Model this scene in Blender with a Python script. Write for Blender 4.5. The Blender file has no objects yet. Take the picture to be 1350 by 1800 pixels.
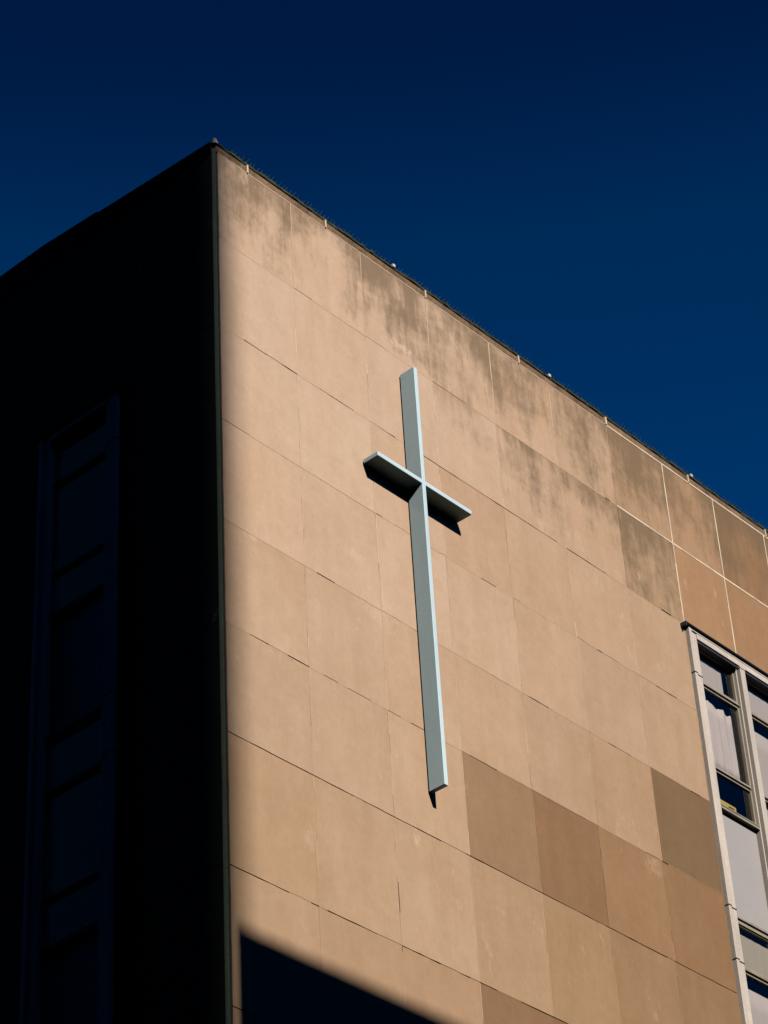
import bpy, bmesh, math, random
from mathutils import Vector, Matrix
random.seed(11)
scene = bpy.context.scene
C = scene.collection

# ------------------------------------------------------------------ scale
# the building was measured in units of its own stone grid; S turns them into metres
S = 0.64
H0 = 30.91                      # height of the roof edge above the ground, in units
def W(x, y, z):                 # unit coordinates (z = 0 at the roof edge) -> metres
    return Vector((x * S, y * S, (z + H0) * S))

# ------------------------------------------------------------------ camera
cam_d = bpy.data.cameras.new('camera')
cam = bpy.data.objects.new('camera', cam_d); C.objects.link(cam)
cam_d.sensor_fit = 'VERTICAL'; cam_d.sensor_height = 24.0
cam_d.lens = 4660.32 / 1800 * 24.0
cam_d.clip_start = 0.1; cam_d.clip_end = 5000
R_ = Vector((0.6723728, -0.7384811, -0.05060121)).normalized()
F_ = Vector((0.61256841, 0.51674914, 0.59810557)).normalized()
U_ = R_.cross(F_).normalized()
m = Matrix((R_, U_, -F_)).transposed().to_4x4()
m.translation = W(-20.3804, -20.0, -28.3327)
cam.matrix_world = m
scene.camera = cam

# ------------------------------------------------------------------ sky, sun, exposure
SUN = Vector((-0.27, -1.0, 0.67)).normalized()          # towards the sun
elev = math.asin(SUN.z)
az = math.atan2(SUN.x, SUN.y)                           # clockwise from +Y
world = bpy.data.worlds.new('World'); scene.world = world
world.use_nodes = True
wn = world.node_tree.nodes; wl = world.node_tree.links
wn.clear()
wo = wn.new('ShaderNodeOutputWorld'); bg = wn.new('ShaderNodeBackground')
sky = wn.new('ShaderNodeTexSky'); sky.sky_type = 'NISHITA'; sky.sun_disc = False
sky.sun_elevation = elev; sky.sun_rotation = az
sky.altitude = 1500; sky.air_density = 0.7; sky.dust_density = 0.0; sky.ozone_density = 4.0
tint = wn.new('ShaderNodeMix'); tint.data_type = 'RGBA'; tint.blend_type = 'MULTIPLY'
tint.inputs[0].default_value = 1.0
tint.inputs[7].default_value = (0.0, 0.55, 1.0, 1)    # deep blue sky tint
wl.new(sky.outputs[0], tint.inputs[6])
# sky colour darkened upward to imitate lens falloff
tc = wn.new('ShaderNodeTexCoord'); sx = wn.new('ShaderNodeSeparateXYZ'); rp = wn.new('ShaderNodeValToRGB')
e = rp.color_ramp.elements; e[0].position = 0.58; e[0].color = (1.28, 1.28, 1.28, 1); e[1].position = 0.80; e[1].color = (0.38, 0.30, 0.42, 1)
q = e.new(0.66); q.color = (1.05, 1.05, 1.06, 1); q = e.new(0.735); q.color = (0.6, 0.48, 0.62, 1)
rp.color_ramp.interpolation = 'EASE'
sky_falloff = wn.new('ShaderNodeMix'); sky_falloff.data_type = 'RGBA'; sky_falloff.blend_type = 'MULTIPLY'; sky_falloff.inputs[0].default_value = 1.0
wl.new(tc.outputs['Generated'], sx.inputs[0]); wl.new(sx.outputs[2], rp.inputs[0])
wl.new(tint.outputs[2], sky_falloff.inputs[6]); wl.new(rp.outputs[0], sky_falloff.inputs[7]); wl.new(sky_falloff.outputs[2], bg.inputs[0])
bg.inputs[1].default_value = 0.056
wl.new(bg.outputs[0], wo.inputs[0])
sun_d = bpy.data.lights.new('sun', 'SUN'); sun_d.energy = 5.0; sun_d.angle = math.radians(0.53)
sun_d.color = (1.0, 0.93, 0.82)
sun = bpy.data.objects.new('sun', sun_d); C.objects.link(sun)
sun.rotation_euler = SUN.to_track_quat('Z', 'Y').to_euler()
scene.view_settings.view_transform = 'Standard'; scene.view_settings.look = 'None'
scene.view_settings.exposure = 0.05; scene.view_settings.gamma = 1.0
scene.view_settings.use_curve_mapping = False
scene.cycles.diffuse_bounces = 0

# ------------------------------------------------------------------ helpers
class MB:
    """collects shapes (unit coordinates) and links them as ONE mesh object"""
    def __init__(self): self.v = []; self.f = []; self.m = []; self.tone = []; self.info = []
    def face(self, pts, mi=0, tone=(1, 1, 1), info=None):
        i = len(self.v); self.v += [W(*p) for p in pts]
        self.f.append(list(range(i, i + len(pts)))); self.m.append(mi)
        self.tone.append(tone); self.info.append(info or [(0, 0, 0)] * len(pts))
    def box(self, x0, x1, y0, y1, z0, z1, mi=0, tone=(1, 1, 1)):
        a, b, c, d = (x0, y0, z0), (x1, y0, z0), (x1, y1, z0), (x0, y1, z0)
        e, f, g, h = (x0, y0, z1), (x1, y0, z1), (x1, y1, z1), (x0, y1, z1)
        i = len(self.v); self.v += [W(*p) for p in (a, b, c, d, e, f, g, h)]
        for q in ((3, 2, 1, 0), (4, 5, 6, 7), (0, 1, 5, 4), (1, 2, 6, 5), (2, 3, 7, 6), (3, 0, 4, 7)):
            self.f.append([i + k for k in q]); self.m.append(mi)
            self.tone.append(tone); self.info.append([(0, 0, 0)] * 4)
    def prism(self, pts, ext, mi=0):        # closed polygon swept along the vector ext
        n = len(pts); i = len(self.v)
        self.v += [W(*p) for p in pts]
        self.v += [W(p[0] + ext[0], p[1] + ext[1], p[2] + ext[2]) for p in pts]
        fs = [list(range(n))[::-1], list(range(n, 2 * n))] + [[k, (k + 1) % n, n + (k + 1) % n, n + k] for k in range(n)]
        for q in fs:
            self.f.append([i + k for k in q]); self.m.append(mi)
            self.tone.append((1, 1, 1)); self.info.append([(0, 0, 0)] * len(q))
    def cone(self, a, b, r, n=5, mi=0, tip=0.35):
        a = Vector(a); b = Vector(b); d = (b - a).normalized()
        s = d.orthogonal().normalized(); t = d.cross(s)
        i = len(self.v)
        for c, rr in ((a, r), (b, r * tip)):
            for k in range(n):
                w = 2 * math.pi * k / n
                self.v.append(W(*(c + s * math.cos(w) * rr + t * math.sin(w) * rr)))
        for k in range(n):
            q = [k, (k + 1) % n, n + (k + 1) % n, n + k]
            self.f.append([i + j for j in q]); self.m.append(mi); self.tone.append((1, 1, 1)); self.info.append([(0, 0, 0)] * 4)
        self.f.append([i + n + k for k in range(n)]); self.m.append(mi); self.tone.append((1, 1, 1)); self.info.append([(0, 0, 0)] * n)
    def build(self, name, mats, parent=None, origin=None, bevel=0, fix=True, swap=False, smooth=False):
        o3 = origin if origin is not None else Vector((0, 0, 0))
        vs = [v - o3 for v in self.v]
        me = bpy.data.meshes.new(name); me.from_pydata(vs, [], self.f)
        for mt in (mats if isinstance(mats, (list, tuple)) else [mats]): me.materials.append(mt)
        me.polygons.foreach_set('material_index', self.m)
        t = me.color_attributes.new('tone', 'FLOAT_COLOR', 'CORNER')
        i_ = me.color_attributes.new('info', 'FLOAT_COLOR', 'CORNER')
        k = 0
        for fi, f in enumerate(self.f):
            for j in range(len(f)):
                t.data[k].color = (*self.tone[fi], 1); i_.data[k].color = (*self.info[fi][j], 1); k += 1
        if fix:
            bm = bmesh.new(); bm.from_mesh(me)
            bmesh.ops.remove_doubles(bm, verts=bm.verts, dist=1e-5) if bevel else None
            bmesh.ops.recalc_face_normals(bm, faces=bm.faces); bm.to_mesh(me); bm.free()
        if smooth:
            for p in me.polygons: p.use_smooth = True
        o = bpy.data.objects.new(name, me); C.objects.link(o)
        if parent is not None: o.parent = parent
        else: o.location = o3
        if bevel:
            b = o.modifiers.new('bevel', 'BEVEL'); b.width = bevel; b.segments = 2; b.limit_method = 'ANGLE'
        return o
def empty(name, loc=(0, 0, 0)):
    o = bpy.data.objects.new(name, None); C.objects.link(o); o.location = loc; return o
def tag(o, label=None, cat=None, group=None, kind=None):
    if label: o['label'] = label
    if cat: o['category'] = cat
    if group: o['group'] = group
    if kind: o['kind'] = kind
    return o

# ------------------------------------------------------------------ materials
def nodes(name):
    mt = bpy.data.materials.new(name); mt.use_nodes = True
    nt = mt.node_tree; b = nt.nodes['Principled BSDF']
    return mt, nt, b
def N(nt, t, **kw):
    n = nt.nodes.new(t)
    for k, v in kw.items(): setattr(n, k, v)
    return n
def mixc(nt, mode, fac, a, b):
    n = N(nt, 'ShaderNodeMix', data_type='RGBA', blend_type=mode)
    for s, v in ((0, fac), (6, a), (7, b)):
        if hasattr(v, 'links') or hasattr(v, 'is_linked'): nt.links.new(v, n.inputs[s])
        elif isinstance(v, (int, float)): n.inputs[s].default_value = v
        else: n.inputs[s].default_value = (*v, 1) if len(v) == 3 else v
    return n.outputs[2]
def math_(nt, op, a, b=None, clamp=False):
    n = N(nt, 'ShaderNodeMath', operation=op); n.use_clamp = clamp
    for s, v in ((0, a), (1, b)):
        if v is None: continue
        if isinstance(v, (int, float)): n.inputs[s].default_value = v
        else: nt.links.new(v, n.inputs[s])
    return n.outputs[0]
def ramp(nt, val, stops):
    n = N(nt, 'ShaderNodeValToRGB'); e = n.color_ramp.elements
    while len(e) < len(stops): e.new(0.5)
    for el, (p, c) in zip(e, stops): el.position = p; el.color = (c, c, c, 1) if isinstance(c, (int, float)) else (*c, 1)
    nt.links.new(val, n.inputs[0]); return n.outputs[0]
def noise(nt, vec, scale, detail=4, rough=0.55, lac=2.0):
    n = N(nt, 'ShaderNodeTexNoise'); n.inputs['Scale'].default_value = scale
    n.inputs['Detail'].default_value = detail; n.inputs['Roughness'].default_value = rough
    if vec is not None: nt.links.new(vec, n.inputs['Vector'])
    return n.outputs['Fac']
def mapping(nt, vec, scale=(1, 1, 1), loc=(0, 0, 0)):
    n = N(nt, 'ShaderNodeMapping'); n.inputs['Scale'].default_value = scale; n.inputs['Location'].default_value = loc
    nt.links.new(vec, n.inputs['Vector']); return n.outputs[0]

STONE = (0.522, 0.372, 0.272)
def stone_material(name, base, patches=True):
    mt, nt, b = nodes(name)
    co = N(nt, 'ShaderNodeTexCoord').outputs['Object']
    tone = N(nt, 'ShaderNodeVertexColor', layer_name='tone').outputs[0]
    info = N(nt, 'ShaderNodeVertexColor', layer_name='info').outputs[0]
    sep = N(nt, 'ShaderNodeSeparateColor'); nt.links.new(info, sep.inputs[0])
    seed, dirt, vv = sep.outputs[0], sep.outputs[1], sep.outputs[2]
    off = N(nt, 'ShaderNodeCombineXYZ')
    for k, s in enumerate((37.0, 11.0, 23.0)): nt.links.new(math_(nt, 'MULTIPLY', seed, s), off.inputs[k])
    va = N(nt, 'ShaderNodeVectorMath', operation='ADD'); nt.links.new(co, va.inputs[0]); nt.links.new(off.outputs[0], va.inputs[1])
    cs = va.outputs[0]
    # cloudy sandstone body, different in every slab
    n1 = noise(nt, mapping(nt, cs, (1.0, 1, 0.8)), 1.3, 6, 0.6)
    n2 = noise(nt, cs, 7.0, 5, 0.62)
    n3 = noise(nt, co, 120.0, 3, 0.7)
    n5 = noise(nt, mapping(nt, co, (1, 1, 0.6)), 26.0, 4, 0.7)
    n4 = noise(nt, mapping(nt, cs, (5.0, 5, 0.7)), 1.0, 5, 0.6)
    c = mixc(nt, 'MULTIPLY', 1.0, base, tone)
    c = mixc(nt, 'MULTIPLY', 1.0, c, ramp(nt, n1, [(0.28, (0.94, 0.915, 0.885)), (0.72, (1.045, 1.055, 1.065))]))
    c = mixc(nt, 'MULTIPLY', 1.0, c, ramp(nt, n2, [(0.3, (0.955, 0.945, 0.935)), (0.7, (1.03, 1.035, 1.04))]))
    c = mixc(nt, 'MULTIPLY', 1.0, c, ramp(nt, n4, [(0.3, (0.95, 0.94, 0.92)), (0.7, (1.035, 1.04, 1.05))]))
    c = mixc(nt, 'MULTIPLY', 1.0, c, ramp(nt, n3, [(0.3, 0.94), (0.7, 1.05)]))
    c = mixc(nt, 'MULTIPLY', 1.0, c, ramp(nt, n5, [(0.3, 0.95), (0.7, 1.045)]))
    # run-off stains: broken vertical streaks and clouds below the coping
    s1 = noise(nt, mapping(nt, co, (3.0, 3.0, 0.8)), 1.0, 5, 0.62)
    s2 = noise(nt, mapping(nt, co, (1.0, 1.0, 1.0), (4, 0, 3)), 1.2, 7, 0.68)
    s3 = noise(nt, mapping(nt, co, (13, 13, 2.2)), 1.0, 5, 0.65)
    s4 = noise(nt, co, 9.0, 5, 0.65)
    def k_(v, g): return math_(nt, 'MULTIPLY', math_(nt, 'SUBTRACT', v, 0.5), g)
    st = math_(nt, 'ADD', math_(nt, 'ADD', k_(s1, 1.9), k_(s2, 3.0)), math_(nt, 'ADD', k_(s3, 1.1), k_(s4, 0.6)))
    fall = math_(nt, 'ADD', math_(nt, 'MULTIPLY', vv, 0.70), math_(nt, 'MULTIPLY', dirt, 1.22))
    x = math_(nt, 'SUBTRACT', math_(nt, 'ADD', st, fall), 1.06)
    sst = N(nt, 'ShaderNodeMapRange', interpolation_type='SMOOTHSTEP')
    nt.links.new(x, sst.inputs[0]); sst.inputs[1].default_value = -0.15; sst.inputs[2].default_value = 1.0
    x = math_(nt, 'MULTIPLY', sst.outputs[0], math_(nt, 'MULTIPLY', dirt, 1.5, True))
    c = mixc(nt, 'MIX', math_(nt, 'MULTIPLY', x, 0.80), c, (0.150, 0.104, 0.062))
    # pale lime bloom, small scattered flecks
    w1 = noise(nt, mapping(nt, cs, (2.2, 2.2, 1.2)), 2.6, 7, 0.7)
    w2 = noise(nt, mapping(nt, co, (1, 1, 1), (9, 2, 5)), 0.55, 2, 0.5)
    wm = math_(nt, 'MULTIPLY', ramp(nt, w1, [(0.60, 0.0), (0.70, 1.0)]), ramp(nt, w2, [(0.46, 0.0), (0.62, 1.0)]))
    c = mixc(nt, 'MIX', math_(nt, 'MULTIPLY', wm, 0.36), c, (0.62, 0.47, 0.36))
    if patches:     # the two scraped, repaired places and the water mark under the cross
        for (px, pz, rx, rz, amt, col) in ((4.0, -1.62, 0.62, 0.20, 0.55, (0.66, 0.47, 0.37)), (9.1, -8.86, 0.5, 0.36, 0.35, (0.52, 0.35, 0.24)),
                                           (3.15, -7.0, 0.7, 0.8, 0.3, (0.62, 0.47, 0.36)), (2.6, -6.3, 0.7, 0.25, 0.3, (0.64, 0.48, 0.37)), (1.45, -11.4, 0.3, 0.4, 0.25, (0.6, 0.45, 0.34)),
                                           (0.5, -7.06, 0.4, 0.12, 0.35, (0.62, 0.47, 0.36))):
            p = W(px, 0, pz)
            mp = mapping(nt, co, (1 / (rx * S), 0, 1 / (rz * S)), (-p.x / (rx * S), 0, -p.z / (rz * S)))
            ln = N(nt, 'ShaderNodeVectorMath', operation='LENGTH'); nt.links.new(mp, ln.inputs[0])
            fall2 = math_(nt, 'SUBTRACT', 1.0, ln.outputs['Value'], True)
            nn = noise(nt, mapping(nt, co, (1.6, 1.6, 1.0), (px, 0, pz)), 14.0, 6, 0.75)
            pm = math_(nt, 'MULTIPLY', math_(nt, 'SUBTRACT', math_(nt, 'ADD', math_(nt, 'MULTIPLY', fall2, 0.6), math_(nt, 'MULTIPLY', nn, 1.6)), 1.12), 4.0, True)
            c = mixc(nt, 'MIX', math_(nt, 'MULTIPLY', pm, amt), c, col)
    nt.links.new(c, b.inputs['Base Color'])
    b.inputs['Roughness'].default_value = 0.92; b.inputs['Specular IOR Level'].default_value = 0.15
    bh = math_(nt, 'ADD', math_(nt, 'MULTIPLY', n2, 0.7), math_(nt, 'MULTIPLY', n3, 0.3))
    bp = N(nt, 'ShaderNodeBump'); bp.inputs['Strength'].default_value = 0.35; bp.inputs['Distance'].default_value = 0.006
    nt.links.new(bh, bp.inputs['Height']); nt.links.new(bp.outputs[0], b.inputs['Normal'])
    return mt

def plain(name, col, rough=0.6, metal=0.0, var=0.12, scale=6.0, spec=0.4, streak=False, bump=0.0):
    mt, nt, b = nodes(name)
    co = N(nt, 'ShaderNodeTexCoord').outputs['Object']
    n1 = noise(nt, mapping(nt, co, (1, 1, 0.25)) if streak else co, scale, 6, 0.65)
    n2 = noise(nt, co, scale * 14, 3, 0.6)
    c = mixc(nt, 'MULTIPLY', 1.0, col, ramp(nt, n1, [(0.3, 1 - var), (0.7, 1 + var * 0.5)]))
    c = mixc(nt, 'MULTIPLY', 1.0, c, ramp(nt, n2, [(0.35, 1 - var * 0.4), (0.65, 1.0 + var * 0.2)]))
    nt.links.new(c, b.inputs['Base Color'])
    b.inputs['Metallic'].default_value = metal; b.inputs['Specular IOR Level'].default_value = spec
    r = math_(nt, 'ADD', math_(nt, 'MULTIPLY', n1, 0.2), rough - 0.1, True); nt.links.new(r, b.inputs['Roughness'])
    if bump:
        bp = N(nt, 'ShaderNodeBump'); bp.inputs['Strength'].default_value = bump; bp.inputs['Distance'].default_value = 0.004
        nt.links.new(n2, bp.inputs['Height']); nt.links.new(bp.outputs[0], b.inputs['Normal'])
    return mt

M = {}
M['stone'] = stone_material('sandstone_facing', STONE)
M['stone_side_shade'] = stone_material('sandstone_side_shade', (0.055, 0.06, 0.052), False)  # same stone, with the side wall's shade darkened into its colour
M['mortar'] = stone_material('joint_mortar', (0.515, 0.37, 0.27), False)
M['pointing'] = stone_material('cream_pointing', (0.66, 0.53, 0.40), False)
M['coping'] = plain('weathered_coping', (0.215, 0.140, 0.088), 0.95, 0, 0.65, 5.0, 0.1, False, 0.5)
M['moss'] = plain('mossy_coping_top', (0.055, 0.06, 0.035), 0.95, 0, 0.6, 9.0, 0.1, False, 0.5)
M['cross'] = plain('white_painted_steel', (0.57, 0.71, 0.79), 0.42, 0, 0.09, 2.0, 0.85, True)
b_ = M['cross'].node_tree.nodes['Principled BSDF']; b_.inputs['Specular Tint'].default_value = (0.22, 0.90, 1.0, 1)     # teal reflection tint, put in to imitate teal shade under the bar
M['frame'] = plain('white_window_paint', (0.58, 0.51, 0.455), 0.5, 0, 0.24, 3.0, 0.3, True)
M['alum'] = plain('aluminium_sash', (0.34, 0.30, 0.235), 0.5, 0.0, 0.25, 4.0, 0.4)
M['dark_metal_and_shade'] = plain('dark_lead_and_shade', (0.030, 0.034, 0.045), 0.6, 0.0, 0.3, 6.0, 0.3)  # real flashing and brackets, also the painted shade strips
M['panel'] = plain('grey_spandrel_enamel', (0.38, 0.355, 0.36), 0.35, 0, 0.05, 1.2, 0.4)
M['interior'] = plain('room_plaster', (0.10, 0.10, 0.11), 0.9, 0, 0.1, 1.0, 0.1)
M['cloth'] = plain('white_sheer_cloth', (0.54, 0.49, 0.47), 0.9, 0, 0.10, 5.0, 0.1, True)
M['blind'] = plain('grey_roller_blind', (0.46, 0.42, 0.40), 0.85, 0, 0.05, 1.5, 0.1)
M['cream_blind'] = plain('cream_roller_blind', (0.38, 0.345, 0.28), 0.85, 0, 0.06, 1.5, 0.1)
M['yellow'] = plain('yellow_card', (0.50, 0.38, 0.09), 0.7, 0, 0.1, 8.0, 0.2)
M['brown'] = plain('brown_print', (0.10, 0.05, 0.02), 0.7, 0, 0.1, 8.0, 0.2)
M['spike'] = plain('weathered_spike_wire', (0.05, 0.08, 0.06), 0.5, 0.2, 0.2, 8.0, 0.3)
M['spike_base'] = plain('spike_base_plastic', (0.06, 0.07, 0.05), 0.7, 0, 0.2, 8.0, 0.3)
M['roof'] = plain('bitumen_roof', (0.06, 0.06, 0.06), 0.9, 0, 0.3, 1.0, 0.2)
M['lamp'] = plain('pale_ceramic_cap', (0.62, 0.56, 0.47), 0.5, 0, 0.2, 9.0, 0.3)
M['asphalt'] = plain('asphalt', (0.05, 0.05, 0.05), 0.9, 0, 0.3, 0.8, 0.2, False, 0.4)
M['paving'] = plain('concrete_paving', (0.10, 0.10, 0.095), 0.9, 0, 0.25, 1.0, 0.2, False, 0.3)
M['line'] = plain('road_paint', (0.6, 0.6, 0.56), 0.7, 0, 0.3, 3.0, 0.2)
M['concrete'] = plain('tower_concrete', (0.16, 0.155, 0.15), 0.9, 0, 0.2, 0.4, 0.2, True)
M['brick'] = plain('dark_brick', (0.045, 0.03, 0.024), 0.9, 0, 0.2, 0.6, 0.2)

def glass_material():
    mt = bpy.data.materials.new('window_glass'); mt.use_nodes = True
    nt = mt.node_tree; nt.nodes.clear()
    out = N(nt, 'ShaderNodeOutputMaterial'); tr = N(nt, 'ShaderNodeBsdfTransparent'); gl = N(nt, 'ShaderNodeBsdfGlossy')
    tr.inputs[0].default_value = (0.93, 0.92, 0.93, 1); gl.inputs['Roughness'].default_value = 0.02
    fr = N(nt, 'ShaderNodeFresnel'); fr.inputs[0].default_value = 1.5
    mx = N(nt, 'ShaderNodeMixShader')
    nt.links.new(fr.outputs[0], mx.inputs[0]); nt.links.new(tr.outputs[0], mx.inputs[1]); nt.links.new(gl.outputs[0], mx.inputs[2])
    nt.links.new(mx.outputs[0], out.inputs[0]); return mt
M['glass'] = glass_material()

# ------------------------------------------------------------------ ground
g = MB(); g.face([(-900, -900, -H0), (900, -900, -H0), (900, 900, -H0), (-900, 900, -H0)])
tag(g.build('ground', M['asphalt'], fix=False), kind='structure')
g = MB(); g.box(-400, 400, -18, -6, -H0 - 0.1, -H0 + 0.006)
tag(g.build('road', M['asphalt']), kind='structure')
g = MB(); g.box(-400, 400, -12.06, -11.94, -H0, -H0 + 0.012)
tag(g.build('road_marking', M['line']), kind='structure')
for a, b in ((-6, -0.3), (-21.9, -18)):
    g = MB(); g.box(-400, 400, a, b, -H0 - 0.1, -H0 + 0.19)
    tag(g.build('pavement', M['paving'], bevel=0.02), kind='structure')

# ------------------------------------------------------------------ the church building
B = tag(empty('church_building'), 'tan sandstone slab building with cross on its sunlit wall, rising to a sharp corner', 'building')

COLS = [0.0, 1.57, 3.14, 4.69, 6.24, 7.79, 9.35, 10.91, 12.39, 13.95, 15.5, 17.06, 18.6, 20.15, 21.7, 23.25, 24.8, 26.35, 27.9]
ROWS = [-0.19, -1.91, -3.59, -5.30, -7.02, -8.69, -10.38, -12.30, -14.2, -16.0, -17.75, -19.5, -21.2, -22.9, -24.6, -26.3, -28.2, -H0 + 0.2]
XE, YE = 27.9, 24.0
WX0, WX1, WZ0, WZ1 = 10.93, 17.06, -26.3, -3.62         # window opening in the facade
LY0, LY1 = 2.0, 3.68                                    # window opening in the side wall

def tone_of(c, r):
    t = [1.0, 1.0, 1.0]
    rnd = random.Random(c * 91 + r * 17 + 5)
    k = 1 + rnd.uniform(-0.018, 0.018); w = rnd.uniform(-0.012, 0.012)
    t = [k + w, k, k - w * 1.5]
    # browner towards the window and foot: real stone tone plus painted-in lens falloff
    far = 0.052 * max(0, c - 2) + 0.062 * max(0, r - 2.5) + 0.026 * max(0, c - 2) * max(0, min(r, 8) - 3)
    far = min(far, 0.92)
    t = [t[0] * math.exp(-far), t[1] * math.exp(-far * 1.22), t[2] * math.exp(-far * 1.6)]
    special = {(3, 5): (0.70, 0.66, 0.60), (4, 5): (0.66, 0.58, 0.50), (6, 4): (0.55, 0.53, 0.48), (3, 7): (0.70, 0.64, 0.58), (4, 7): (0.74, 0.68, 0.62),
               (3, 2): (0.90, 0.86, 0.82), (2, 2): (0.97, 0.95, 0.93), (4, 2): (0.96, 0.94, 0.90), (7, 1): (0.86, 0.76, 0.66), (8, 1): (0.84, 0.72, 0.62), (9, 1): (0.84, 0.72, 0.62),
               (6, 1): (0.92, 0.91, 0.86), (8, 0): (0.72, 0.62, 0.52), (9, 0): (0.75, 0.66, 0.56), (7, 0): (0.90, 0.82, 0.74), (6, 0): (0.92, 0.88, 0.82),
               (5, 5): (0.88, 0.82, 0.77), (6, 5): (0.86, 0.80, 0.74), (0, 6): (0.97, 0.95, 0.92), (2, 7): (0.95, 0.92, 0.9)}
    if (c, r) in special: t = [a * b for a, b in zip(t, special[(c, r)])]
    return tuple(t)
def dirt_of(c, r):
    if r == 0: return [0.84, 0.70, 0.9, 0.86, 0.8, 0.85, 0.95, 0.85, 0.95, 0.95][min(c, 9)]
    if r == 1: return {2: 0.28, 3: 0.5, 4: 0.75, 5: 0.68, 6: 1.0, 7: 0.2, 8: 0.2}.get(c, 0.15)
    return 0.0

def wobble(a, b, n, amp, rng):
    out = []
    for k in range(n):
        t = k / n
        j = rng.uniform(-amp, amp) if 0 < k else 0
        out.append((a[0] + (b[0] - a[0]) * t + (j if a[0] == b[0] else 0), a[1] + (b[1] - a[1]) * t + (j if a[1] == b[1] else 0)))
    return out

def slab_wall(cols, rows, skip, put, tonef, dirtf, openp, wide=None, rng=random):
    """stone slabs with real joints.  put(u, d, z) places a point, d = depth into the wall"""
    mb = MB()
    for ci in range(len(cols) - 1):
        for ri in range(len(rows) - 1):
            if skip(ci, ri): continue
            wd = wide(ci, ri) if wide else 0.008
            u0, u1 = cols[ci] + (wd if ci else 0.0), cols[ci + 1] - wd
            z1, z0 = rows[ri] - wd, rows[ri + 1] + wd
            d = rng.uniform(0.0, 0.001)
            loop = wobble((u0, z0), (u1, z0), 9, 0.0035, rng) + wobble((u1, z0), (u1, z1), 9, 0.0035, rng) + \
                   wobble((u1, z1), (u0, z1), 9, 0.0035, rng) + wobble((u0, z1), (u0, z0), 9, 0.0035, rng)
            tn = tonef(ci, ri); sd = rng.random(); dr = dirtf(ci, ri)
            tl = (rng.uniform(0, 0.001), rng.uniform(0, 0.001))
            dep = lambda u, z: d + tl[0] * (u - u0) / (u1 - u0) + tl[1] * (z - z0) / (z1 - z0)
            mb.face([put(u, dep(u, z), z) for u, z in loop], 0, tn, [(sd, dr, (z - z0) / (z1 - z0)) for u, z in loop])
            n = len(loop)
            for k in range(n):
                a, b = loop[k], loop[(k + 1) % n]
                mb.face([put(a[0], dep(*a), a[1]), put(a[0], 0.05, a[1]), put(b[0], 0.05, b[1]), put(b[0], dep(*b), b[1])], 0, tn, [(sd, dr, 0.5)] * 4)
            # joint filling along the head and the right-hand side: some flush, some weathered open
            for horiz in (True, False):
                a = u0 if horiz else z0
                end = u1 + 2 * wd if horiz else z1
                while a < end - 1e-4:
                    bnd = min(end, a + rng.uniform(0.12, 0.55)); 
                    if end - bnd < 0.06: bnd = end
                    p = openp[min(ri, len(openp) - 1)] if horiz else 0.006
                    q = rng.random()
                    dd = rng.uniform(0.011, 0.02) if q < p else (0.006 if q < p * 1.5 else (-0.001 if rng.random() < 0.86 else 0.0035))
                    mi = 2 if (wide and wd > 0.012) else 1
                    if mi == 2: dd = -0.004 if q > 0.06 else 0.01
                    k = rng.uniform(1.08, 1.22) if (not horiz and rng.random() < 0.5) else (rng.uniform(0.95, 1.03) if dd < 0 else rng.uniform(0.84, 1.0))
                    if mi == 2: k = rng.uniform(0.8, 1.08)
                    tnj = tuple((0.1 + 0.9 * t) * k for t in tn) if mi == 1 else (k, k, k)
                    inf = [(rng.random(), 0.0, 0.0)] * 4
                    e_ = 0.006 if dd > 0 else rng.uniform(-0.001, 0.003)
                    if horiz: fc = [put(a, dd, z1 - e_), put(bnd, dd, z1 - e_), put(bnd, dd, z1 + 2 * wd + e_), put(a, dd, z1 + 2 * wd + e_)]
                    else: fc = [put(u1 - e_, dd + 2e-4, a), put(u1 + 2 * wd + e_, dd + 2e-4, a), put(u1 + 2 * wd + e_, dd + 2e-4, bnd), put(u1 - e_, dd + 2e-4, bnd)]
                    mb.face(fc, mi, tnj, inf)
                    a = bnd
    return mb

rng = random.Random(3)
pr = lambda u, d, z: (u, d, z)
def wide_r(c, r):
    if c >= 6 and r == 0: return 0.016
    if c >= 6 and r == 1: return 0.016
    if c in (2, 3, 4) and r == 0: return 0.010
    return 0.0075
skip_r = lambda c, r: WX0 - 0.1 < COLS[c] < WX1 - 0.1 and 2 <= r <= 14
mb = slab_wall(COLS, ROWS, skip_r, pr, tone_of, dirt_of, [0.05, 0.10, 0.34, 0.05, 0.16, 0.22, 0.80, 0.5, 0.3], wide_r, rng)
# thick wall body behind the slabs, open at the window, with the parapet's top
for (x0, x1, z0, z1) in ((0.02, WX0, -H0 + 0.19, -0.2), (WX1, XE, -H0 + 0.19, -0.2), (WX0, WX1, WZ1, -0.2), (WX0, WX1, -H0 + 0.19, WZ0)):
    mb.box(x0, x1, 0.045, 0.5, z0, z1, 1)
mb.build('wall', [M['stone'], M['mortar'], M['pointing']], B, fix=False)['label'] = 'sunlit tan stone slab wall'

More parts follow.
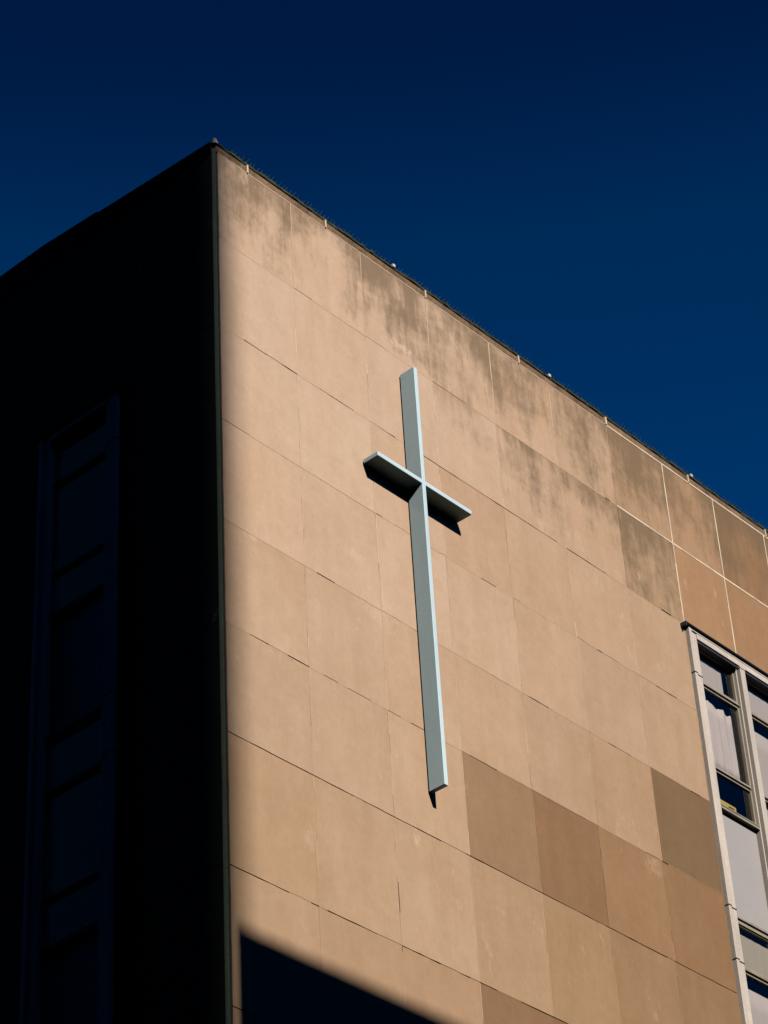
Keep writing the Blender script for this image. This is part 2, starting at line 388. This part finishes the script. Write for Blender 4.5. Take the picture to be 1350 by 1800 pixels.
# side wall, in the shade; its roof line rises a little away from the corner
XL = -0.07
rise = lambda y: min(0.085 * y, 0.36) if y > 0 else 0
pl = lambda u, d, z: (XL + d, u, z)
LC = [0.06, 2.0, 3.68, 5.3, 7.0, 8.7, 10.4, 12.1, 13.8, 15.5, 17.2, 18.9, 20.6, 22.3, YE]
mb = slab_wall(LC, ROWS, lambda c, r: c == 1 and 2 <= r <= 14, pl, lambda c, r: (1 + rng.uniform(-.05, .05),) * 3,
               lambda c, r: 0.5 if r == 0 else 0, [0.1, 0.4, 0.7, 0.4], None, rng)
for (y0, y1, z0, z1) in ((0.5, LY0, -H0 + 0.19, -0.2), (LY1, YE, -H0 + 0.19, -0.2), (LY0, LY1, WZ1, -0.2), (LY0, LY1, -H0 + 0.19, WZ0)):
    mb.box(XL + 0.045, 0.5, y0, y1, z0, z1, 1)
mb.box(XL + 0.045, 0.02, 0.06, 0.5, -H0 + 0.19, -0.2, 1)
mb.build('side_wall', [M['stone_side_shade'], M['stone_side_shade'], M['pointing']], B, fix=False)['label'] = 'side wall in deep shade'

# corner: chamfered quoin strip with a dark groove beside the sunlit slabs
mb = MB()
mb.prism([(XL, 0.055, -H0 + 0.19), (XL + 0.038, 0.012, -H0 + 0.19), (XL + 0.045, 0.03, -H0 + 0.19), (XL + 0.02, 0.058, -H0 + 0.19)], (0, 0, H0 - 0.30))
mb.build('corner_bead', plain('corner_bead_paint', (0.14, 0.195, 0.145), 0.7, 0, 0.35, 3.0, 0.2, True), B)

mb = MB(); mb.box(XL + 0.042, 0.004, 0.02, 0.06, -H0 + 0.19, -0.2); mb.build('groove_shade', M['dark_metal_and_shade'], B)  # dark strip that imitates the shade inside the corner groove

# back walls and roof close the volume
mb = MB(); mb.box(XE - 0.4, XE, 0.5, YE, -H0 + 0.19, -0.3); mb.build('rear_wall', M['concrete'], B)
mb = MB(); mb.box(0.5, XE - 0.4, YE - 0.4, YE, -H0 + 0.19, -0.3); mb.build('rear_wall', M['concrete'], B)
mb = MB(); mb.box(0.5, XE - 0.4, 0.5, YE - 0.4, -1.2, -0.95); mb.build('roof', M['roof'], B)
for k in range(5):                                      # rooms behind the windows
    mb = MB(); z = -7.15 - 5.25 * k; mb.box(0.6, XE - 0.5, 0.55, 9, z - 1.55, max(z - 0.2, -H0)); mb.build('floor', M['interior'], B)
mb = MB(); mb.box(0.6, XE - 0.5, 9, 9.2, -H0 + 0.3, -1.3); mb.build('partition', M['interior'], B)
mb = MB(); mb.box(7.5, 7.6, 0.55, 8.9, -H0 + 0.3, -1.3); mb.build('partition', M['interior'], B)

# coping stones with cream joints, mossy on top
CJ = [0.0, 0.63, 2.35, 4.69, 7.02, 9.35, 11.69, 14.03, 16.4, 18.7, 21.0, 23.3, 25.6, XE]
for a, b in zip(CJ[:-1], CJ[1:]):
    mb = MB(); x0 = a + (0.012 if a else -0.03)
    y = 0.004 + rng.uniform(-.001, .002)
    mb.prism([(x0, y, -0.182), (x0, y, -0.05), (x0, y + 0.03, -0.015), (x0, 0.5, 0.0), (x0, 0.5, -0.2), (x0, 0.04, -0.2), (x0, 0.04, -0.182)], (b - 0.012 - x0, 0, 0), 0)
    o = mb.build('coping_stone', [M['coping']], B, bevel=0.004)
for j in CJ[1:-1]:
    mb = MB(); mb.box(j - 0.014 if j != 9.35 else j - 0.02, j + 0.014 if j != 9.35 else j + 0.02, -0.020, 0.46, -0.19, -0.028)
    mb.build('coping_joint', M['pointing'], B, bevel=0.004)
mb = MB(); mb.box(0.3, 9.33, -0.002, 0.05, -0.199, -0.180); mb.build('bed_joint', M['mortar'], B)
mb = MB(); mb.box(9.331, XE, -0.005, 0.05, -0.202, -0.180); mb.build('bed_joint', M['pointing'], B)
mb = MB()                                               # lead edge strip along the top, ragged with moss
x = -0.02
while x < XE:
    w = rng.uniform(0.05, 0.16); mb.box(x, min(XE, x + w), 0.0 + rng.uniform(-.012, .01), 0.12, -0.02, 0.008 + rng.uniform(0, .028)); x += w
mb.build('moss_line', M['moss'], B)
# side coping follows the rising roof line
mb = MB(); ys = [0.06 + k * 0.62 for k in range(7)] + [YE]
for a, b in zip(ys[:-1], ys[1:]):
    za, zb = rise(a), rise(b)
    if a > 2: za += .03; zb += .03
    mb.prism([(XL - 0.05, a, za - 0.16), (0.5, a, za - 0.16), (0.5, a, za), (XL - 0.05, a, za)], (0, 0, 0)) if False else None
    i = len(mb.v)
    P = [(XL - 0.03, a, -0.19), (0.5, a, -0.19), (0.5, a, za), (XL - 0.03, a, za), (XL - 0.03, b, -0.19), (0.5, b, -0.19), (0.5, b, zb), (XL - 0.03, b, zb)]
    mb.v += [W(*q) for q in P]
    for q in ((0, 1, 2, 3), (7, 6, 5, 4), (0, 3, 7, 4), (1, 5, 6, 2), (3, 2, 6, 7), (0, 4, 5, 1)):
        mb.f.append([i + k for k in q]); mb.m.append(0); mb.tone.append((1, 1, 1)); mb.info.append([(0, 0, 0)] * 4)
mb.build('side_coping', plain('shaded_side_coping', (0.02, 0.02, 0.018), 0.9, 0, 0.3, 4.0, 0.1), B)  # coping colour darkened to imitate the shade on this side
# pale lightning-rod foot on the corner
mb = MB(); mb.cone((-0.03, 0.03, -0.03), (-0.03, 0.03, 0.045), 0.055, 10, 0, 0.9); mb.cone((-0.03, 0.03, 0.045), (-0.03, 0.03, 0.10), 0.045, 10, 0, 0.45)
mb.build('corner_cap', M['lamp'], B)

# bird spikes: strips screwed along the coping, one mesh per strip
x = 0.25
while x < 20:
    mb = MB(); n = 19; L = 1.5
    mb.box(x, x + L, 0.05, 0.085, 0.0, 0.022, 1)
    for k in range(n):
        bx_ = x + 0.05 + k * L / n
        h = rng.uniform(0.09, 0.13); ln = rng.uniform(0.03, 0.06)
        mb.cone((bx_, 0.065, 0.01), (bx_ + ln, 0.0 + rng.uniform(-.02, .02), h), 0.011, 4)
        mb.cone((bx_ + 0.04, 0.07, 0.01), (bx_ + 0.04 + ln, 0.16, h * 0.95), 0.006, 4)
    mb.build('bird_spikes', [M['spike'], M['spike_base']], B)
    x += 1.56
for j in (3.95, 7.86, 11.83, 15.7):               # pale clips that hold the spike strips
    mb = MB(); mb.box(j - 0.03, j + 0.03, -0.02, 0.09, 0.0, 0.07); mb.build('spike_clip', M['lamp'], B, bevel=0.01)

# ------------------------------------------------------------------ windows
def make_window(put, edges, ztop, zbot, storeys, lab):
    """edges: list of (left, right) glass openings; frame, mullions, sashes, panes, panels"""
    fr = MB()
    FD, RD = -0.076, 0.13
    def bx(mb, u0, u1, d0, d1, z0, z1, mi=0):
        P = [put(u, d, z) for z in (z0, z1) for (u, d) in ((u0, d0), (u1, d0), (u1, d1), (u0, d1))]
        i = len(mb.v); mb.v += [W(*q) for q in P]
        for q in ((3, 2, 1, 0), (4, 5, 6, 7), (0, 1, 5, 4), (1, 2, 6, 5), (2, 3, 7, 6), (3, 0, 4, 7)):
            mb.f.append([i + k for k in q]); mb.m.append(mi); mb.tone.append((1, 1, 1)); mb.info.append([(0, 0, 0)] * 4)
    u0, u1 = edges[0][0] - 0.23, edges[-1][1] + 0.23
    # jambs: moulded, an outer raised fillet and an inner flat
    for a, b, s in ((u0, edges[0][0], 1), (edges[-1][1], u1, -1)):
        lo, hi = (a, a + 0.075) if s > 0 else (b - 0.075, b)
        bx(fr, lo, hi, FD, RD, zbot, ztop)
        lo, hi = (a + 0.075, b) if s > 0 else (a, b - 0.075)
        bx(fr, lo, hi, FD + 0.022, RD, zbot, ztop - 0.055)
    bx(fr, u0 + 0.075, u1 - 0.075, FD + 0.003, RD, ztop - 0.04, ztop)
    bx(fr, edges[0][0], edges[-1][1], FD + 0.009, RD, ztop - 0.15, ztop - 0.04)
    for (l, r), (l2, r2) in zip(edges[:-1], edges[1:]):
        bx(fr, r + 0.03, l2 - 0.03, FD + 0.004, RD, zbot, ztop - 0.19)
        bx(fr, r, r + 0.03, 0.0, RD, zbot, ztop - 0.152); bx(fr, l2 - 0.03, l2, 0.0, RD, zbot, ztop - 0.152)
        bx(fr, r + 0.02, l2 - 0.02, FD - 0.006, RD, ztop - 0.19, ztop - 0.16)
    win = fr.build('window', M['frame'], B, bevel=0.004); win['label'] = lab
    for (l, r) in edges:
        hl = MB(); bx(hl, l + .002, r - .002, FD + 0.03, RD, ztop - 0.20, ztop - 0.1505); hl.build('head_shade', M['dark_metal_and_shade'], win)  # dark strip under the head, standing in for soffit shade
    hd = MB(); bx(hd, u0 - 0.13, u1 + 0.13, -0.118, 0.02, ztop + 0.012, ztop + 0.030)
    bx(hd, u0 - 0.13, u0 - 0.085, -0.112, 0.02, ztop - 0.04, ztop + 0.0118)
    hd.build('drip_hood', M['dark_metal_and_shade'], win)
    for k in range(storeys):
        for zz in (-4.66, -8.98):
            z = zz - 5.25 * k + 0.1
            if z < zbot: continue
            cl = MB(); bx(cl, u0 - 0.004, u0 + 0.079, FD - 0.006, 0.0, z - 0.008, z + 0.008); bx(cl, u0 + 0.078, edges[0][0] + 0.002, FD + 0.016, 0.0, z - 0.02, z - 0.002)
            cl.build('frame_seam', M['dark_metal_and_shade'], win)
    for (l, r) in edges:
        for k in range(storeys):
            o = -5.25 * k
            t = 0.035
            top = ztop - 0.155 if k == 0 else -3.79 + o
            if k:
                hb = MB(); bx(hb, l, r, 0.03, 0.12, top, top + 0.11); bx(hb, l, r, 0.0, 0.11, top + 0.07, top + 0.112); hb.build('head_rail', M['alum'], win, bevel=0.002)
            def ring(za, zb, rb, d0, d1, mt='alum'):
                q = MB(); za += o; zb += o
                bx(q, l, l + t, d0, d1, zb, za); bx(q, r - t, r, d0, d1, zb, za)
                bx(q, l + t, r - t, d0 - 0.012, d1 - 0.002, zb, zb + rb); bx(q, l + t, r - t, d0, d1 - 0.002, za - 0.02, za)
                q.build('sash', M[mt], win, bevel=0.002)
            ring(top - o - (0.04 if k == 0 else 0), -4.555, 0.03, 0.055, 0.112)
            ring(-4.625, -6.205, 0.035, 0.05, 0.112)
            ring(-6.24, -6.915, 0.03, 0.055, 0.112)
            sl = MB(); bx(sl, l, r, 0.005, 0.12, -6.985 + o, -6.921 + o); bx(sl, l, r, -0.005, 0.03, -6.94 + o, -6.92 + o); sl.build('sill', M['alum'], win, bevel=0.002)
            tr = MB(); bx(tr, l, r, 0.02, 0.11, -4.60 + o, -4.578 + o); tr.build('transom', M['alum'], win, bevel=0.002)
            for a, b_ in ((-4.576, -4.556), (-4.624, -4.601), (-6.239, -6.206), (-7.03, -6.986)):
                dk = MB(); bx(dk, l + .001, r - .001, 0.08, 0.118, a + o, b_ + o); dk.build('sash_gap', M['dark_metal_and_shade'], win)  # dark strips standing in for the shaded gaps between sashes
            for (za, zb) in ((top - o, -4.54), (-4.61, -6.2), (-6.25, -6.91)):
                pane = MB(); pane.face([put(l + t, 0.083, zb + o), put(r - t, 0.083, zb + o), put(r - t, 0.083, za + o), put(l + t, 0.083, za + o)])
                pane.build('pane', M['glass'], win, fix=False)
            pn = MB(); bx(pn, l + 0.012, r - 0.012, 0.085, 0.12, -8.93 + o, -7.03 + o)
            pn.build('spandrel_panel', M['panel'], win)
    return win

EDG = [(11.145, 12.30), (12.50, 13.68), (13.88, 15.06), (15.26, 16.82)]
make_window(pr, EDG, -3.66, WZ0, 4, 'tall white window strip with grey panels beside the sunlit wall')
make_window(pl, [(2.23, 3.44)], -3.66, WZ0, 4, 'narrow window strip in the shaded side wall')

# ------------------------------------------------------------------ curtains, blinds, the box on the sill
def hanging(name, mat, x0, x1, y, zb, ztop_f, wave, label, cat, group, n=40):
    mb = MB(); pts = []
    for k in range(n + 1):
        t = k / n; x = x0 + (x1 - x0) * t
        yy = y + wave * math.sin(t * 31) * (0.6 + 0.4 * math.sin(t * 9 + 1)) 
        pts.append((x, yy, ztop_f(t)))
    rows = 6
    for k in range(n):
        for j in range(rows):
            def P(kk, jj):
                x, yy, zt = pts[kk]; s = jj / rows
                return (x, y + (yy - y) * (0.5 + 0.5 * s), zt + (zb - zt) * s)
            mb.face([P(k, j + 1), P(k + 1, j + 1), P(k + 1, j), P(k, j)])
    org = W((x0 + x1) / 2, y, zb)
    o = mb.build(name, mat, None, org, bevel=0, fix=False, smooth=True)
    bm = bmesh.new(); bm.from_mesh(o.data); bmesh.ops.remove_doubles(bm, verts=bm.verts, dist=1e-5); bm.to_mesh(o.data); bm.free()
    s = o.modifiers.new('thickness', 'SOLIDIFY'); s.thickness = 0.003
    return tag(o, label, cat, group)
flat = lambda z: (lambda t: z)
wavy = lambda t: -4.74 - 0.06 * t - 0.03 * math.sin(math.pi * t) + 0.030 * math.sin(t * 19) + 0.012 * math.sin(t * 41)
hanging('curtain', M['cloth'], 11.15, 12.16, 0.15, -6.14, wavy, 0.028, 'gathered sheer white curtain with a sagging wavy top edge', 'curtain', 'curtains and blinds in the windows')
hanging('blind', M['blind'], 11.15, 12.05, 0.15, -4.54, flat(-3.80), 0.003, 'short pale blind in the narrow pane above the wavy curtain', 'blind', 'curtains and blinds in the windows')
hanging('blind', M['blind'], 12.53, 13.60, 0.15, -4.54, flat(-3.80), 0.003, 'short pale blind at the very top right, at the photo edge', 'blind', 'curtains and blinds in the windows')
hanging('blind', M['blind'], 12.53, 13.62, 0.15, -6.88, flat(-4.80), 0.002, 'long smooth grey blind right of the wavy curtain', 'blind', 'curtains and blinds in the windows')
hanging('blind', M['cream_blind'], 11.15, 12.24, 0.15, -9.80, flat(-9.0), 0.004, 'short cream blind in the narrow pane below the grey panel', 'blind', 'curtains and blinds in the windows')
hanging('blind', M['blind'], 11.15, 12.24, 0.15, -12.1, flat(-10.06), 0.003, 'long pale blind in the lowest visible window, bottom right corner', 'blind', 'curtains and blinds in the windows')
mb = MB()
org = W(11.6, 0.17, -6.915)
bxs = empty('small_box', org); tag(bxs, 'small yellow printed box standing on the windowsill under the wavy curtain', 'box')
def local(mb): return mb
mb.box(11.35, 11.86, 0.125, 0.20, -6.915, -6.70); o = mb.build('carton', M['yellow'], None, org, bevel=0.003); o.location = (0, 0, 0); o.parent = bxs
mb = MB()
for a, b_, c_, d_ in ((11.42, 11.60, -6.82, -6.79), (11.56, 11.60, -6.88, -6.82), (11.66, 11.80, -6.77, -6.745), (11.64, 11.67, -6.88, -6.765), (11.70, 11.79, -6.86, -6.80)):
    mb.box(a, b_, 0.121, 0.124, c_, d_)
o = mb.build('print', M['brown'], None, org); o.location = (0, 0, 0); o.parent = bxs
mb = MB(); mb.box(11.12, 12.32, 0.115, 0.3, -6.985, -6.916); mb.build('window_board', M['frame'], B)

# ------------------------------------------------------------------ the cross
cr = empty('wall_cross', W(3.92, 0, -9.70))
tag(cr, 'tall slim white metal cross standing out from the sunlit stone wall', 'cross')
org = W(3.92, 0, -9.70)
def cpart(mb, name, mat, bevel):
    o = mb.build(name, mat, None, org, bevel=bevel); o.location = (0, 0, 0); o.parent = cr; return o
D = -0.307
mb = MB(); mb.box(3.885, 3.963, D, -0.022, -9.70, -2.27); cpart(mb, 'upright', M['cross'], 0.004)
for a, b_ in ((2.91, 3.884), (3.964, 5.015)):
    mb = MB(); mb.box(a, b_, D + 0.0015, -0.022, -4.525, -4.447); cpart(mb, 'crossbar', M['cross'], 0.004)
for z in (-3.1, -4.3, -6.0, -8.9):
    mb = MB(); mb.box(3.90, 3.948, -0.021, 0.01, z - 0.12, z + 0.12); cpart(mb, 'wall_bracket', M['dark_metal_and_shade'], 0.0)

# ------------------------------------------------------------------ unseen neighbours behind the camera: two cast the shade, one added to block sky
def block(name, label, x0, x1, y0, y1, zt, mat, bay, storey):
    o = tag(empty(name, W((x0 + x1) / 2, (y0 + y1) / 2, -H0)), label, 'building')
    org = W((x0 + x1) / 2, (y0 + y1) / 2, -H0)
    def part(mb, nm, mt):
        c = mb.build(nm, mt, None, org); c.location = (0, 0, 0); c.parent = o; return c
    mb = MB(); mb.box(x0, x1, y0, y1, -H0, zt - 0.4); part(mb, 'wall', mat)
    mb = MB(); mb.box(x0 - 0.002, x1 + 0.002, y0, y1, zt - 0.4, zt); part(mb, 'parapet', mat)
    z = -H0 + storey * 0.9
    while z + storey * 0.55 < zt - 1:
        w = MB(); w.box(x0 + 1, x1 - 1, y1 - 0.1, y1 + 0.004, z, z + storey * 0.4); part(w, 'window_band', M['dark_metal_and_shade'])
        z += storey
    return o
block('office_tower', 'tall concrete tower behind the viewer, shading the side wall', -42, -17.62, -66, -50, 62, M['concrete'], 2.4, 5.2)
block('brick_block', 'long brick block across the road, shading the foot of the wall', -5.765, 64, -60, -22, 1.66, M['brick'], 2.6, 5.2)
block('sky_blocker', 'unseen block added left of the viewer to keep sky light off the side wall', -70, -32, -46, 110, 39, M['brick'], 2.6, 5.2)  # added blocker, keeps sky light off the side wall
